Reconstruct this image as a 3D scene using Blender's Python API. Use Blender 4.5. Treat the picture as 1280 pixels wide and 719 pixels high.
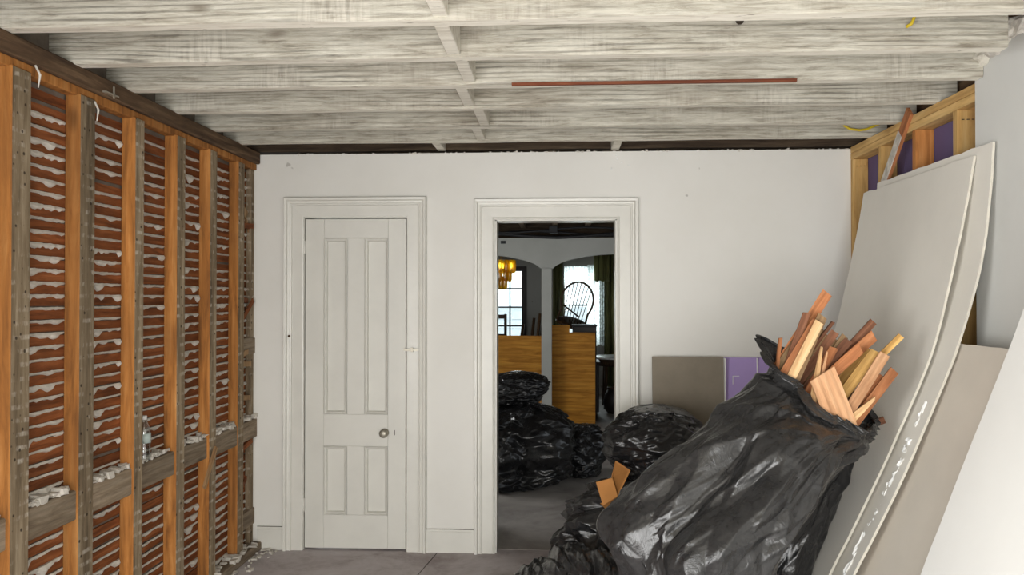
import bpy, bmesh, math, random
from mathutils import Vector, Matrix, noise
random.seed(7)
S = bpy.context.scene
COL = S.collection
for o in list(bpy.data.objects): bpy.data.objects.remove(o)

# ------------------------------------------------------------------ camera
cd = bpy.data.cameras.new('camera'); cam = bpy.data.objects.new('camera', cd); COL.objects.link(cam)
cd.sensor_width = 36.0; cd.lens = 36.0 * 1040 / 1280; cd.clip_start = .05
cam.location = (0, 0, 1.57)
cam.rotation_euler = (math.radians(90) + math.atan(12.5 / 1040), 0, math.atan(59 / 1040))
S.camera = cam
# ------------------------------------------------------------------ sky and light
w = bpy.data.worlds.new('sky'); S.world = w; w.use_nodes = True
w.node_tree.nodes['Background'].inputs[0].default_value = (.86, .93, 1, 1)
w.node_tree.nodes['Background'].inputs[1].default_value = 2.6
def area(name, loc, rot, sx, sy, watts, col=(1, 1, 1)):
    l = bpy.data.lights.new(name, 'AREA'); l.shape = 'RECTANGLE'; l.size = sx; l.size_y = sy
    l.energy = watts; l.color = col
    o = bpy.data.objects.new(name, l); COL.objects.link(o); o.location = loc; o.rotation_euler = rot
    return o
area('daylight_rear_window', (-.15, -1.75, 1.08), (math.radians(90), 0, 0), 2.9, 2.0, 172, (1, .985, .95))
area('low_fill_light', (-.15, -1.6, .22), (math.radians(90 + 48), 0, 0), 2.8, .4, 38, (1, .98, .94))  # added low fill aimed upward to brighten the joist undersides
area('daylight_left_window', (-2.03, .0, 1.15), (math.radians(90), 0, math.radians(-90)), 1.8, 1.7, 140, (1, .99, .96))
area('side_fill_light', (-2.95, 7.6, 1.5), (math.radians(90), 0, math.radians(-90)), 1.3, 1.3, 52, (.98, .98, .95))  # added unseen source that lights the room beyond the doorway
area('daylight_garden_window', (-.55, 13.8, 1.45), (math.radians(-90), 0, 0), 1.0, 1.1, 14, (.97, 1, .95))
area('daylight_lace_window', (.45, 13.8, 1.45), (math.radians(-90), 0, 0), .7, 1.1, 14, (.95, 1, 1))
S.view_settings.view_transform = 'Standard'; S.view_settings.look = 'None'
S.view_settings.exposure = -0.2; S.view_settings.gamma = 1.0; S.view_settings.use_curve_mapping = False

# ------------------------------------------------------------------ materials
class NT:
    def __init__(s, name):
        s.m = bpy.data.materials.new(name); s.m.use_nodes = True; s.t = s.m.node_tree
        s.p = s.t.nodes['Principled BSDF']; s.out = s.t.nodes['Material Output']
    def n(s, k, **kw):
        x = s.t.nodes.new(k)
        for a, b in kw.items():
            if a.startswith('i_'):
                x.inputs[a[2:].replace('_', ' ')].default_value = b
            else: setattr(x, a, b)
        return x
    def l(s, a, b): s.t.links.new(a, b)
    def coords(s, scale=(1, 1, 1), rnd=True):
        tc = s.n('ShaderNodeTexCoord'); src = tc.outputs['Object']
        if rnd:
            oi = s.n('ShaderNodeObjectInfo'); mu = s.n('ShaderNodeMath', operation='MULTIPLY'); mu.inputs[1].default_value = 61.7
            s.l(oi.outputs['Random'], mu.inputs[0]); ad = s.n('ShaderNodeVectorMath', operation='ADD')
            s.l(src, ad.inputs[0]); s.l(mu.outputs[0], ad.inputs[1]); src = ad.outputs[0]
        mp = s.n('ShaderNodeMapping'); mp.inputs['Scale'].default_value = scale; s.l(src, mp.inputs[0])
        return mp.outputs[0]
    def noise(s, vec, scale, detail=6, rough=.6, dist=0):
        x = s.n('ShaderNodeTexNoise'); x.inputs['Scale'].default_value = scale; x.inputs['Detail'].default_value = detail
        x.inputs['Roughness'].default_value = rough; x.inputs['Distortion'].default_value = dist
        s.l(vec, x.inputs['Vector']); return x.outputs['Fac']
    def ramp(s, fac, stops):
        r = s.n('ShaderNodeValToRGB'); e = r.color_ramp.elements
        while len(e) < len(stops): e.new(.5)
        for q, (p, c) in zip(e, stops):
            q.position = p; q.color = (c if hasattr(c, '__len__') else (c, c, c))[:3] + (1,) if hasattr(c, '__len__') else (c, c, c, 1)
        s.l(fac, r.inputs[0]); return r.outputs[0]
    def mix(s, fac, a, b, mode='MIX'):
        x = s.n('ShaderNodeMix', data_type='RGBA', blend_type=mode)
        for sock, v in ((x.inputs[0], fac), (x.inputs[6], a), (x.inputs[7], b)):
            if isinstance(v, (int, float)): sock.default_value = v
            elif isinstance(v, tuple): sock.default_value = v[:3] + (1,)
            else: s.l(v, sock)
        return x.outputs[2]
    def bump(s, h, strength=.3, dist=.01):
        b = s.n('ShaderNodeBump'); b.inputs['Strength'].default_value = strength; b.inputs['Distance'].default_value = dist
        s.l(h, b.inputs['Height']); s.l(b.outputs[0], s.p.inputs['Normal'])
    def color(s, c):
        if isinstance(c, tuple): s.p.inputs['Base Color'].default_value = c[:3] + (1,)
        else: s.l(c, s.p.inputs['Base Color'])
    def done(s, rough=.6, spec=.3, metal=0):
        s.p.inputs['Roughness'].default_value = rough; s.p.inputs['Specular IOR Level'].default_value = spec
        s.p.inputs['Metallic'].default_value = metal; return s.m

def srgb(r, g, b):
    f = lambda v: (v / 255 / 12.92) if v <= 10 else ((v / 255 + .055) / 1.055) ** 2.4
    return (f(r), f(g), f(b))

def wood(name, light, mid, dark, axis, rough=.75, grain=1.0, bump=.35, tint=.25, ring=.35):
    t = NT(name); sc = [9.0 * grain] * 3; sc[axis] = .9 * grain
    v = t.coords(tuple(sc))
    n1 = t.noise(v, 3.0, 8, .65, .6)
    wv = t.n('ShaderNodeTexWave', wave_type='RINGS', rings_direction='XYZ'[axis])
    for k, q in (('Scale', 1.3), ('Distortion', 7.0), ('Detail', 3.0), ('Detail Scale', .7)): wv.inputs[k].default_value = q
    t.l(v, wv.inputs['Vector'])
    c = t.ramp(n1, [(.28, dark), (.5, mid), (.72, light)])
    r = t.ramp(wv.outputs['Fac'], [(.2, .55), (.7, 1.0)])
    c = t.mix(ring, c, r, 'MULTIPLY')
    v2 = t.coords((1, 1, 1)); n2 = t.noise(v2, 2.6, 4, .6)
    c = t.mix(t.ramp(n2, [(.35, 0.0), (.75, tint)]), c, dark)
    vk = [3.2 * grain] * 3; vk[axis] = 1.3 * grain; vo = t.n('ShaderNodeTexVoronoi', feature='F1'); vo.inputs['Scale'].default_value = 1.15; t.l(t.coords(tuple(vk)), vo.inputs['Vector'])
    c = t.mix(t.ramp(vo.outputs['Distance'], [(.03, .8), (.11, 0.0)]), c, tuple(q * .45 for q in dark))
    oi = t.n('ShaderNodeObjectInfo')
    hs = t.n('ShaderNodeHueSaturation'); mr = t.n('ShaderNodeMapRange'); mr.inputs[3].default_value = .8; mr.inputs[4].default_value = 1.18
    t.l(oi.outputs['Random'], mr.inputs[0]); t.l(mr.outputs[0], hs.inputs['Value']); t.l(c, hs.inputs['Color'])
    t.color(hs.outputs[0]); t.bump(n1, bump, .006)
    return t.done(rough, .2)

def flat(name, c, rough=.6, spec=.3, metal=0, var=.08, scale=3, bumpy=0, bscale=60):
    t = NT(name); v = t.coords((1, 1, 1)); n = t.noise(v, scale, 6, .6)
    d = tuple(x * (1 - var * 2.2) for x in c); l = tuple(min(1, x * (1 + var)) for x in c)
    t.color(t.ramp(n, [(.3, d), (.6, c), (.8, l)]))
    if bumpy: t.bump(t.noise(v, bscale, 5, .6), bumpy, .004)
    return t.done(rough, spec, metal)

M = {}
# whitewashed joists: off-white coat, grey grain, saw marks, knots
t = NT('whitewashed_wood')
v = t.coords((.9, 9, 9)); g = t.noise(t.coords((1.7, 17, 17)), 3.2, 10, .75, .5)
wv = t.n('ShaderNodeTexWave', wave_type='RINGS', rings_direction='X')
for k, q in (('Scale', 2.3), ('Distortion', 16.0), ('Detail', 3.0), ('Detail Scale', .28)): wv.inputs[k].default_value = q
t.l(v, wv.inputs['Vector'])
c = t.ramp(g, [(.28, srgb(122, 114, 100)), (.48, srgb(184, 179, 165)), (.68, srgb(210, 206, 193))])
c = t.mix(t.ramp(t.noise(t.coords((.8, 2, 2)), 2.0, 4, .6), [(.38, .15), (.6, .9)]), c, t.ramp(wv.outputs['Fac'], [(.05, .42), (.4, 1.0)]), 'MULTIPLY')
v3 = t.coords((62, 8, 8)); saw = t.noise(v3, 1.0, 3, .6)
v4 = t.coords((1, 1, 1)); msk = t.noise(v4, 2.2, 4, .65)
c = t.mix(t.ramp(msk, [(.5, 0.0), (.7, .5)]), c, t.ramp(saw, [(.35, srgb(120, 112, 100)), (.6, srgb(206, 200, 188))]))
st = t.noise(t.coords((.7, 3, 3)), 2.4, 5, .6)
c = t.mix(t.ramp(st, [(.45, 0.0), (.75, .75)]), c, t.mix(t.ramp(g, [(.35, 0.0), (.65, .6)]), srgb(112, 102, 86), srgb(196, 188, 172)))
vk = t.coords((1.6, 4.0, 4.0)); vo = t.n('ShaderNodeTexVoronoi', feature='F1'); vo.inputs['Scale'].default_value = 1.1; t.l(vk, vo.inputs['Vector'])
c = t.mix(t.ramp(vo.outputs['Distance'], [(.03, .6), (.10, 0.0)]), c, srgb(92, 78, 62))
fg = t.noise(t.coords((2.2, 34, 34)), 4.0, 6, .7, .4); c = t.mix(.55, c, t.ramp(fg, [(.3, .55), (.5, 1.0)]), 'MULTIPLY')
t.color(c); t.bump(g, .5, .008); M['joist'] = t.done(.8, .2)
t = NT('whitewashed_underside'); v = t.coords((2, 14, 14)); g = t.noise(v, 3, 6, .65)
c = t.ramp(g, [(.3, srgb(186, 178, 162)), (.5, srgb(222, 217, 204)), (.7, srgb(230, 226, 214))]); sp_ = t.noise(t.coords((9, 30, 30)), 1.5, 3, .5)
c = t.mix(t.ramp(sp_, [(.66, 0.0), (.74, .7)]), c, srgb(110, 98, 82)); t.color(c); M['joistunder'] = t.done(.8, .2)
# plaster walls: off white paint, slightly mottled
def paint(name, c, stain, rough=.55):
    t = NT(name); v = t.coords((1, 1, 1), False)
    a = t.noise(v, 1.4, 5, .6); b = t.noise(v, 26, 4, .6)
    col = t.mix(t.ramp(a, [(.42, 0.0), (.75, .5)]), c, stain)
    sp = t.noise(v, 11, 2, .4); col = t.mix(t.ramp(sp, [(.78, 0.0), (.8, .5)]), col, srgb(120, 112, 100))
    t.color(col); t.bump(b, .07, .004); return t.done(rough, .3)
M['wall'] = paint('painted_plaster', srgb(222, 220, 214), srgb(208, 205, 197))
M['gypsum'] = paint('grey_plasterboard_wall', srgb(212, 212, 208), srgb(192, 192, 188), .75)
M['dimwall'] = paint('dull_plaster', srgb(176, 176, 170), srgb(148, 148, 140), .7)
M['trim'] = flat('gloss_trim_paint', srgb(215, 213, 205), .32, .45, 0, .03, 6, .12, 18)
M['door'] = flat('door_paint', srgb(213, 211, 203), .38, .4, 0, .03, 4, .08, 22)
M['gapdark'] = flat('dark_gap', srgb(60, 52, 44), .9, .1)
M['stud'] = wood('orange_stud_wood', srgb(194, 140, 82), srgb(170, 112, 56), srgb(108, 70, 38), 2, .8, 1.0, .3, .55, .3)
# lath-marked stud face: grey brown with pale bands where the laths were nailed
t = NT('lath_marked_face'); v = t.coords((9, 9, .9)); n = t.noise(v, 3, 7, .65)
c = t.ramp(n, [(.3, srgb(88, 75, 59)), (.5, srgb(128, 112, 90)), (.72, srgb(166, 150, 126))])
wv = t.n('ShaderNodeTexWave', wave_type='BANDS', bands_direction='Z')
for k, q in (('Scale', 6.5), ('Distortion', 1.2), ('Detail', 2.0), ('Detail Scale', 2.0)): wv.inputs[k].default_value = q
t.l(t.coords((1, 1, 1), False), wv.inputs['Vector'])
br = t.noise(t.coords((14, 14, 5)), 1.6, 4, .7)
mu = t.n('ShaderNodeMath', operation='MULTIPLY'); t.l(t.ramp(wv.outputs['Fac'], [(.62, 0.0), (.9, 1.0)]), mu.inputs[0]); t.l(t.ramp(br, [(.5, 0.0), (.68, .6)]), mu.inputs[1])
c = t.mix(mu.outputs[0], c, srgb(206, 198, 184))
vh = t.n('ShaderNodeTexVoronoi', feature='F1'); vh.inputs['Scale'].default_value = 1.0; vh.inputs['Randomness'].default_value = .55; t.l(t.coords((.01, 21, 20.6)), vh.inputs['Vector'])
c = t.mix(t.ramp(vh.outputs['Distance'], [(.10, .85), (.15, 0.0)]), c, srgb(44, 34, 26))
oi = t.n('ShaderNodeObjectInfo'); hs = t.n('ShaderNodeHueSaturation'); mr = t.n('ShaderNodeMapRange'); mr.inputs[3].default_value = .78; mr.inputs[4].default_value = 1.2
t.l(oi.outputs['Random'], mr.inputs[0]); t.l(mr.outputs[0], hs.inputs['Value']); t.l(c, hs.inputs['Color']); t.color(hs.outputs[0])
t.bump(n, .35, .006); M['studface'] = t.done(.85, .15)
M['lath'] = wood('red_brown_lath', srgb(162, 102, 62), srgb(134, 77, 42), srgb(82, 47, 28), 1, .8, 1.4, .3, .45, .25)
M['key'] = flat('plaster_key', srgb(206, 200, 190), .9, .1, 0, .1, 20, .5, 60)
M['oldplaster'] = flat('old_plaster_back', srgb(120, 110, 100), .95, .1, 0, .15, 12)
M['oldbeam'] = wood('dark_old_beam', srgb(120, 98, 74), srgb(90, 70, 52), srgb(52, 40, 30), 1, .85, 1.0, .35, .3)
M['darkbeamx'] = wood('dark_joist_wood', srgb(112, 98, 80), srgb(84, 70, 56), srgb(50, 40, 32), 0, .85, 1.0, .35, .3)  # dark tone carries shade on the wall-top joist and the header gap
M['girt'] = wood('grey_brown_blocking', srgb(172, 158, 138), srgb(142, 126, 106), srgb(96, 82, 66), 1, .85, 1.1, .35, .3)
M['pine'] = wood('new_pine', srgb(222, 186, 126), srgb(204, 164, 102), srgb(164, 122, 70), 2, .65, 1.0, .15, .1, .22)
M['pined'] = wood('orange_pine', srgb(206, 146, 88), srgb(186, 124, 68), srgb(140, 88, 46), 2, .65, 1.0, .15, .1, .22)
M['piney'] = wood('new_pine_plate', srgb(224, 190, 132), srgb(206, 168, 108), srgb(166, 126, 74), 1, .65, 1.0, .15, .1, .22)
M['purple'] = flat('purple_board_paper', srgb(108, 94, 132), .75, .2, 0, .06, 3)
M['purple2'] = flat('bright_purple_board_paper', srgb(172, 150, 202), .75, .2, 0, .05, 3)
M['greyboard'] = flat('grey_paper_board', srgb(136, 127, 113), .85, .2, 0, .06, 7, .08, 40)
M['sheet'] = flat('plasterboard_paper', srgb(230, 226, 217), .75, .2, 0, .025, 2.5)
M['sheetgrey'] = flat('plasterboard_back_paper', srgb(214, 206, 194), .8, .2, 0, .03, 3)
M['sheetwhite'] = flat('white_plasterboard', srgb(236, 236, 233), .7, .25, 0, .02, 2)
M['gyp'] = flat('gypsum_core', srgb(208, 203, 190), .9, .1, 0, .05, 30, .4, 80)
M['paper'] = flat('torn_paper', srgb(236, 236, 234), .8, .2, 0, .04, 8)
# floor: dusty grey concrete with purple-brown stains
t = NT('dusty_floor'); v = t.coords((1, 1, 1), False)
a = t.noise(v, 2.2, 8, .68, .4); b = t.noise(v, 9, 6, .7)
c = t.ramp(a, [(.3, srgb(140, 129, 127)), (.5, srgb(184, 176, 177)), (.72, srgb(204, 198, 200))])
c = t.mix(t.ramp(b, [(.5, 0.0), (.75, .45)]), c, srgb(128, 116, 108)); t.color(c); t.bump(b, .15, .004); M['floor'] = t.done(.7, .3)
t = NT('worn_dark_floor'); v = t.coords((1, 1, 1), False); a = t.noise(v, 2.2, 8, .68, .4)
t.color(t.ramp(a, [(.3, srgb(124, 118, 113)), (.5, srgb(160, 154, 149)), (.72, srgb(184, 178, 173))])); M['floor2'] = t.done(.55, .4)
# black plastic sheet with fine crumple and dust
def plastic(name, base, dust, dustamt, rough, bs=.35):
    t = NT(name); v = t.coords((1, 1, 1))
    d = t.noise(v, 9, 10, .8, .3)
    t.color(t.ramp(d, [(.36, base), (.8, tuple(b + (q - b) * dustamt for b, q in zip(base, dust)))]))
    t.l(t.ramp(d, [(.4, rough), (.75, rough + .15)]), t.p.inputs['Roughness'])
    n2 = t.noise(v, 9, 5, .62, 2.5)
    ab = t.n('ShaderNodeMath', operation='SUBTRACT'); ab.inputs[1].default_value = .5; t.l(n2, ab.inputs[0])
    m = t.n('ShaderNodeMath', operation='ABSOLUTE'); t.l(ab.outputs[0], m.inputs[0])
    t.bump(m.outputs[0], bs, .03)
    t.p.inputs['Specular IOR Level'].default_value = .6; return t.m
M['bag'] = plastic('dusty_black_plastic', (.012, .012, .013), (.085, .083, .08), .5, .14, .22)
M['bagdark'] = plastic('shiny_black_plastic', (.006, .006, .007), (.06, .06, .06), .4, .2, .16)
M['cardboard'] = flat('brown_cardboard', srgb(196, 136, 78), .85, .15, 0, .06, 8)
M['ply'] = wood('plywood', srgb(206, 150, 62), srgb(182, 124, 42), srgb(128, 80, 24), 0, .6, .9, .1, .25, .35)
M['metal'] = flat('tarnished_metal', srgb(170, 164, 150), .42, .5, .6, .1, 20)
M['dark'] = flat('dark_finish', srgb(46, 38, 32), .5, .4, 0, .15, 6)
M['darkwood'] = wood('dark_chair_wood', srgb(92, 70, 48), srgb(66, 48, 32), srgb(38, 28, 20), 2, .4, 1, .1, .1)
M['black'] = flat('black_pipe', srgb(34, 34, 36), .5, .4)
M['yellow'] = flat('yellow_cable', srgb(214, 186, 40), .5, .4)
M['redstrip'] = wood('red_brown_strip', srgb(136, 84, 60), srgb(112, 62, 42), srgb(76, 40, 28), 0, .75)
M['splinter'] = wood('pale_splinter', srgb(190, 160, 120), srgb(164, 130, 92), srgb(116, 86, 58), 2, .8)
M['whitepaint'] = flat('flaking_white_paint', srgb(214, 208, 198), .7, .2, 0, .2, 25, .4, 60)
M['tabletop'] = flat('white_table_top', srgb(232, 232, 230), .3, .5, 0, .02)
M['siding'] = flat('pale_house_siding', srgb(214, 220, 222), .7, .2, 0, .05)
M['leaf'] = flat('leafy_green', srgb(120, 140, 60), .7, .2, 0, .3, 6)
stick_cols = {'o': ((206, 146, 102), (176, 114, 74), (122, 76, 48)), 'd': ((154, 108, 82), (124, 82, 60), (80, 52, 38)),
              'p': ((236, 200, 156), (216, 176, 128), (166, 122, 80)), 'y': ((230, 194, 128), (206, 164, 98), (160, 116, 62)),
              'g': ((182, 150, 112), (152, 122, 88), (102, 78, 54)), 't': ((230, 190, 150), (208, 160, 120), (158, 112, 78))}
for k, cc in stick_cols.items(): M['stick_' + k] = wood('split_lath_' + k, *[srgb(*q) for q in cc], 2, .75, 1.2, .25, .25)
# glass: clear pane seen through, with a weak mirror sheen
def pane_mat(name, col, mirror, rough=.0):
    t = NT(name); tr = t.n('ShaderNodeBsdfTransparent'); tr.inputs[0].default_value = col + (1,)
    gl = t.n('ShaderNodeBsdfGlossy'); gl.inputs['Roughness'].default_value = rough
    mx = t.n('ShaderNodeMixShader'); mx.inputs[0].default_value = mirror
    t.l(tr.outputs[0], mx.inputs[1]); t.l(gl.outputs[0], mx.inputs[2]); t.l(mx.outputs[0], t.out.inputs['Surface']); return t.m
M['glass'] = pane_mat('window_glass', (.93, .96, .95), .06)
M['bottle'] = pane_mat('clear_bottle_plastic', (.80, .83, .82), .22, .12)
t = NT('amber_glass'); tl = t.n('ShaderNodeBsdfTranslucent'); tl.inputs[0].default_value = (1, .72, .06, 1)
tr = t.n('ShaderNodeBsdfTransparent'); tr.inputs[0].default_value = (1, .86, .25, 1); mx = t.n('ShaderNodeMixShader'); mx.inputs[0].default_value = .5
t.l(tl.outputs[0], mx.inputs[1]); t.l(tr.outputs[0], mx.inputs[2]); mx2 = t.n('ShaderNodeMixShader'); mx2.inputs[0].default_value = .12
gl = t.n('ShaderNodeBsdfGlossy'); gl.inputs['Roughness'].default_value = .1; t.l(mx.outputs[0], mx2.inputs[1]); t.l(gl.outputs[0], mx2.inputs[2]); t.l(mx2.outputs[0], t.out.inputs['Surface']); M['amber'] = t.m
t = NT('sheer_lace'); tl = t.n('ShaderNodeBsdfTranslucent'); tl.inputs[0].default_value = (.8, .84, .84, 1)
tr = t.n('ShaderNodeBsdfTransparent'); mx = t.n('ShaderNodeMixShader'); nn = t.noise(t.coords((1, 1, 1)), 28, 2, .5)
t.l(t.ramp(nn, [(.4, .35), (.6, .8)]), mx.inputs[0]); t.l(tr.outputs[0], mx.inputs[1]); t.l(tl.outputs[0], mx.inputs[2]); t.l(mx.outputs[0], t.out.inputs['Surface']); M['lace'] = t.m
t = NT('dark_green_drape'); c = t.ramp(t.noise(t.coords((6, 6, .4)), 3, 4, .6), [(.3, srgb(52, 52, 36)), (.7, srgb(130, 132, 84))]); t.color(c); M['drape'] = t.done(.85, .1)

# ------------------------------------------------------------------ mesh helpers
def mesh(name, V, F, mats, fm=None, smooth=False):
    me = bpy.data.meshes.new(name); me.from_pydata([tuple(q) for q in V], [], F)
    for m in (mats if isinstance(mats, (list, tuple)) else [mats]): me.materials.append(M[m] if isinstance(m, str) else m)
    if fm: me.polygons.foreach_set('material_index', fm)
    if smooth: me.polygons.foreach_set('use_smooth', [True] * len(me.polygons))
    me.update(); return me
def link(name, me, parent=None, loc=(0, 0, 0), rot=None):
    o = bpy.data.objects.new(name, me); COL.objects.link(o); o.location = loc
    if rot is not None: o.rotation_euler = rot
    if parent is not None: o.parent = parent
    return o
def tag(o, label, cat=None, group=None, kind=None):
    if label: o['label'] = label
    if cat: o['category'] = cat
    if group: o['group'] = group
    if kind: o['kind'] = kind
    return o
def struct(o, label, cat): return tag(o, label, cat, None, 'structure')
def empty(name, loc, label, cat, group=None, rot=None):
    o = bpy.data.objects.new(name, None); COL.objects.link(o); o.location = loc; o.empty_display_size = .1
    if rot is not None: o.rotation_euler = rot
    return tag(o, label, cat, group)
BF = [(0, 3, 2, 1), (4, 5, 6, 7), (0, 1, 5, 4), (1, 2, 6, 5), (2, 3, 7, 6), (3, 0, 4, 7)]
def boxdata(hx, hy, hz):
    return [(-hx, -hy, -hz), (hx, -hy, -hz), (hx, hy, -hz), (-hx, hy, -hz), (-hx, -hy, hz), (hx, -hy, hz), (hx, hy, hz), (-hx, hy, hz)]
def bevelmesh(me, bv):
    bm = bmesh.new(); bm.from_mesh(me); bmesh.ops.bevel(bm, geom=list(bm.edges), offset=bv, segments=1, profile=.5, affect='EDGES'); bm.to_mesh(me); bm.free(); return me
def box(name, x0, x1, y0, y1, z0, z1, mat, parent=None, bv=0, rot=None, fm=None, off=None):
    c = Vector(((x0 + x1) / 2, (y0 + y1) / 2, (z0 + z1) / 2))
    me = mesh(name, boxdata(abs(x1 - x0) / 2, abs(y1 - y0) / 2, abs(z1 - z0) / 2), BF, mat, fm)
    if bv: bevelmesh(me, bv)
    if off is not None: c = c - Vector(off)
    return link(name, me, parent, c, rot)
def multi(name, boxes, mat, parent=None, loc=(0, 0, 0)):
    V, F = [], []
    for x0, x1, y0, y1, z0, z1 in boxes:
        b = len(V); V += [(x0, y0, z0), (x1, y0, z0), (x1, y1, z0), (x0, y1, z0), (x0, y0, z1), (x1, y0, z1), (x1, y1, z1), (x0, y1, z1)]
        F += [tuple(b + i for i in f) for f in BF]
    return link(name, mesh(name, V, F, mat), parent, loc)
def tubedata(pts, r, n=8, cap=True):
    pts = [Vector(p) for p in pts]; V, F = [], []
    rr = r if hasattr(r, '__len__') else [r] * len(pts)
    up = Vector((0, 0, 1)); prev = None
    for i, p in enumerate(pts):
        d = (pts[min(i + 1, len(pts) - 1)] - pts[max(i - 1, 0)]).normalized()
        a = d.cross(up if abs(d.z) < .95 else Vector((1, 0, 0))).normalized() if prev is None else (prev - d * prev.dot(d)).normalized()
        prev = a; b = d.cross(a)
        for k in range(n):
            q = 2 * math.pi * k / n; V.append(p + (a * math.cos(q) + b * math.sin(q)) * rr[i])
    for i in range(len(pts) - 1):
        for k in range(n): F.append((i * n + k, i * n + (k + 1) % n, (i + 1) * n + (k + 1) % n, (i + 1) * n + k))
    if cap: F.append(tuple(range(n))[::-1]); F.append(tuple((len(pts) - 1) * n + k for k in range(n)))
    return V, F
def tube(name, pts, r, mat, parent=None, n=8, loc=(0, 0, 0)):
    V, F = tubedata(pts, r, n); return link(name, mesh(name, V, F, mat, None, True), parent, loc)
def lathe(name, prof, mat, parent=None, loc=(0, 0, 0), n=24, rot=None):
    V, F = [], []
    for r, z in prof:
        for k in range(n): q = 2 * math.pi * k / n; V.append((r * math.cos(q), r * math.sin(q), z))
    for i in range(len(prof) - 1):
        for k in range(n): F.append((i * n + k, i * n + (k + 1) % n, (i + 1) * n + (k + 1) % n, (i + 1) * n + k))
    F.append(tuple(range(n))[::-1]); F.append(tuple((len(prof) - 1) * n + k for k in range(n)))
    return link(name, mesh(name, V, F, mat, None, True), parent, loc, rot)
def crumbs(name, spots, mat, parent, loc=(0, 0, 0)):
    """little angular lumps, one mesh"""
    V, F = [], []
    for (x, y, z, s) in spots:
        b = len(V)
        for q in boxdata(s * random.uniform(.5, 1.2), s * random.uniform(.5, 1.4), s * random.uniform(.3, .8)):
            V.append((x + q[0] + random.uniform(-.4, .4) * s, y + q[1] + random.uniform(-.4, .4) * s, z + q[2] + random.uniform(-.25, .25) * s))
        F += [tuple(b + i for i in f) for f in BF]
    return tag(link(name, mesh(name, V, F, mat), parent, loc), None, None, None, 'stuff')

XL, XR, D, ZJ = -1.882, 1.756, 5.12, 2.475

# ================================================================== STRUCTURE
floor = struct(box('floor', -2.2, 2.1, -1.7, 5.19, -.1, 0, 'floor'), 'dusty grey floor of the gutted room', 'floor')
box('crack', -.80, -.796, 4.3, 5.1, -.004, .0012, 'gapdark', floor, 0, (0, 0, -.12), None, floor.location)
floor2 = struct(box('floor_far', -3, 3, 5.19, 14, -.1, .002, 'floor2'), 'worn grey floor running on beyond the doorway', 'floor')

# ---- back wall with a door opening and a doorway
WT = 2.467
wb = struct(multi('wall_back', [(-2.0, -1.60, D, 5.26, 0, WT), (-.935, -.40, D, 5.26, 0, WT), (.362, XR + .1, D, 5.26, 0, WT),
      (-1.60, -.935, D, 5.26, 2.078, WT), (-.40, .362, D, 5.26, 2.06, WT)], 'wall'), 'off-white painted plaster wall with closet door and doorway', 'wall')
sp = [(random.uniform(XL, XR), D + random.uniform(.0, .03), WT + random.uniform(-.003, .004), random.choice([.004, .006, .01])) for _ in range(120)]
crumbs('plaster_crumb', sp, 'key', wb)
V = [(.36 + random.uniform(-.05, .08), D - .002, 2.44 - k * .02, .006) for k in range(5)]
crumbs('plaster_splash', V, 'paper', wb)
struct(box('wall_closet', -1.75, -.8, 5.9, 5.95, 0, 2.45, 'dimwall'), 'closet wall behind the white panelled door', 'wall')

# casing profile swept as mitred boards.  profile: (distance from opening, depth out of wall)
def casing(parent, prof, x0, x1, zt, yface):
    nb = len(prof)
    def board(ends):      # ends: two lists of points (x,z) per profile vertex
        V = [];  F = []
        for e in ends:
            for (d, p), (x, z) in zip(prof, e): V.append((x, yface - p, z))
            for (d, p), (x, z) in reversed(list(zip(prof, e))): V.append((x, yface + .0, z))
        n = 2 * nb
        for k in range(n): F.append((k, (k + 1) % n, n + (k + 1) % n, n + k))
        F.append(tuple(range(n))[::-1]); F.append(tuple(range(n, 2 * n)))
        me = mesh('casing_board', V, F, 'trim')
        bm = bmesh.new(); bm.from_mesh(me); bmesh.ops.recalc_face_normals(bm, faces=bm.faces); bm.to_mesh(me); bm.free()
        link('casing_board', me, parent, (0, 0, 0))
    board(([(x0 - d, 0) for d, p in prof], [(x0 - d, zt + d) for d, p in prof]))
    board(([(x1 + d, 0) for d, p in prof], [(x1 + d, zt + d) for d, p in prof]))
    board(([(x0 - d, zt + d) for d, p in prof], [(x1 + d, zt + d) for d, p in prof]))
P1 = [(0, .006), (0, .016), (.006, .018), (.070, .018), (.074, .028), (.082, .030), (.086, .024), (.098, .026), (.104, .040), (.118, .042), (.122, .034), (.124, 0)]
P2 = [(0, .006), (0, .018), (.006, .020), (.012, .024), (.018, .020), (.088, .020), (.092, .030), (.100, .032), (.104, .026), (.116, .028), (.122, .044), (.138, .046), (.142, .036), (.144, 0)]
tr1 = struct(empty('trim_1', (-1.27, D, 0), None, None), 'moulded white casing around the closed panelled door', 'trim')
tr2 = struct(empty('trim_2', (-.02, D, 0), None, None), 'moulded white casing around the open doorway', 'trim')
for e in (tr1, tr2): e.location = (0, 0, 0)
casing(tr1, P1, -1.592, -.942, 2.072, D)
P2 = [(d * .9, p) for d, p in P2]
casing(tr2, P2, -.394, .353, 2.049, D)
multi('jamb', [(-.40, -.385, D - .004, 5.27, 0, 2.049)], 'trim', tr2)
multi('jamb', [(.344, .362, D - .004, 5.27, 0, 2.049)], 'trim', tr2)
multi('jamb', [(-.40, .362, D - .004, 5.27, 2.043, 2.062)], 'trim', tr2)
multi('jamb', [(-1.602, -1.590, D - .004, 5.26, 0, 2.076)], 'trim', tr1)
multi('jamb', [(-.944, -.933, D - .004, 5.26, 0, 2.076)], 'trim', tr1)
multi('jamb', [(-1.602, -.933, D - .004, 5.26, 2.068, 2.08)], 'trim', tr1)
lt = multi('latch', [(-.957, -.868, D - .034, D - .019, 1.240, 1.254), (-.912, -.900, D - .042, D - .019, 1.234, 1.260)], 'metal', tr1)
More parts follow.
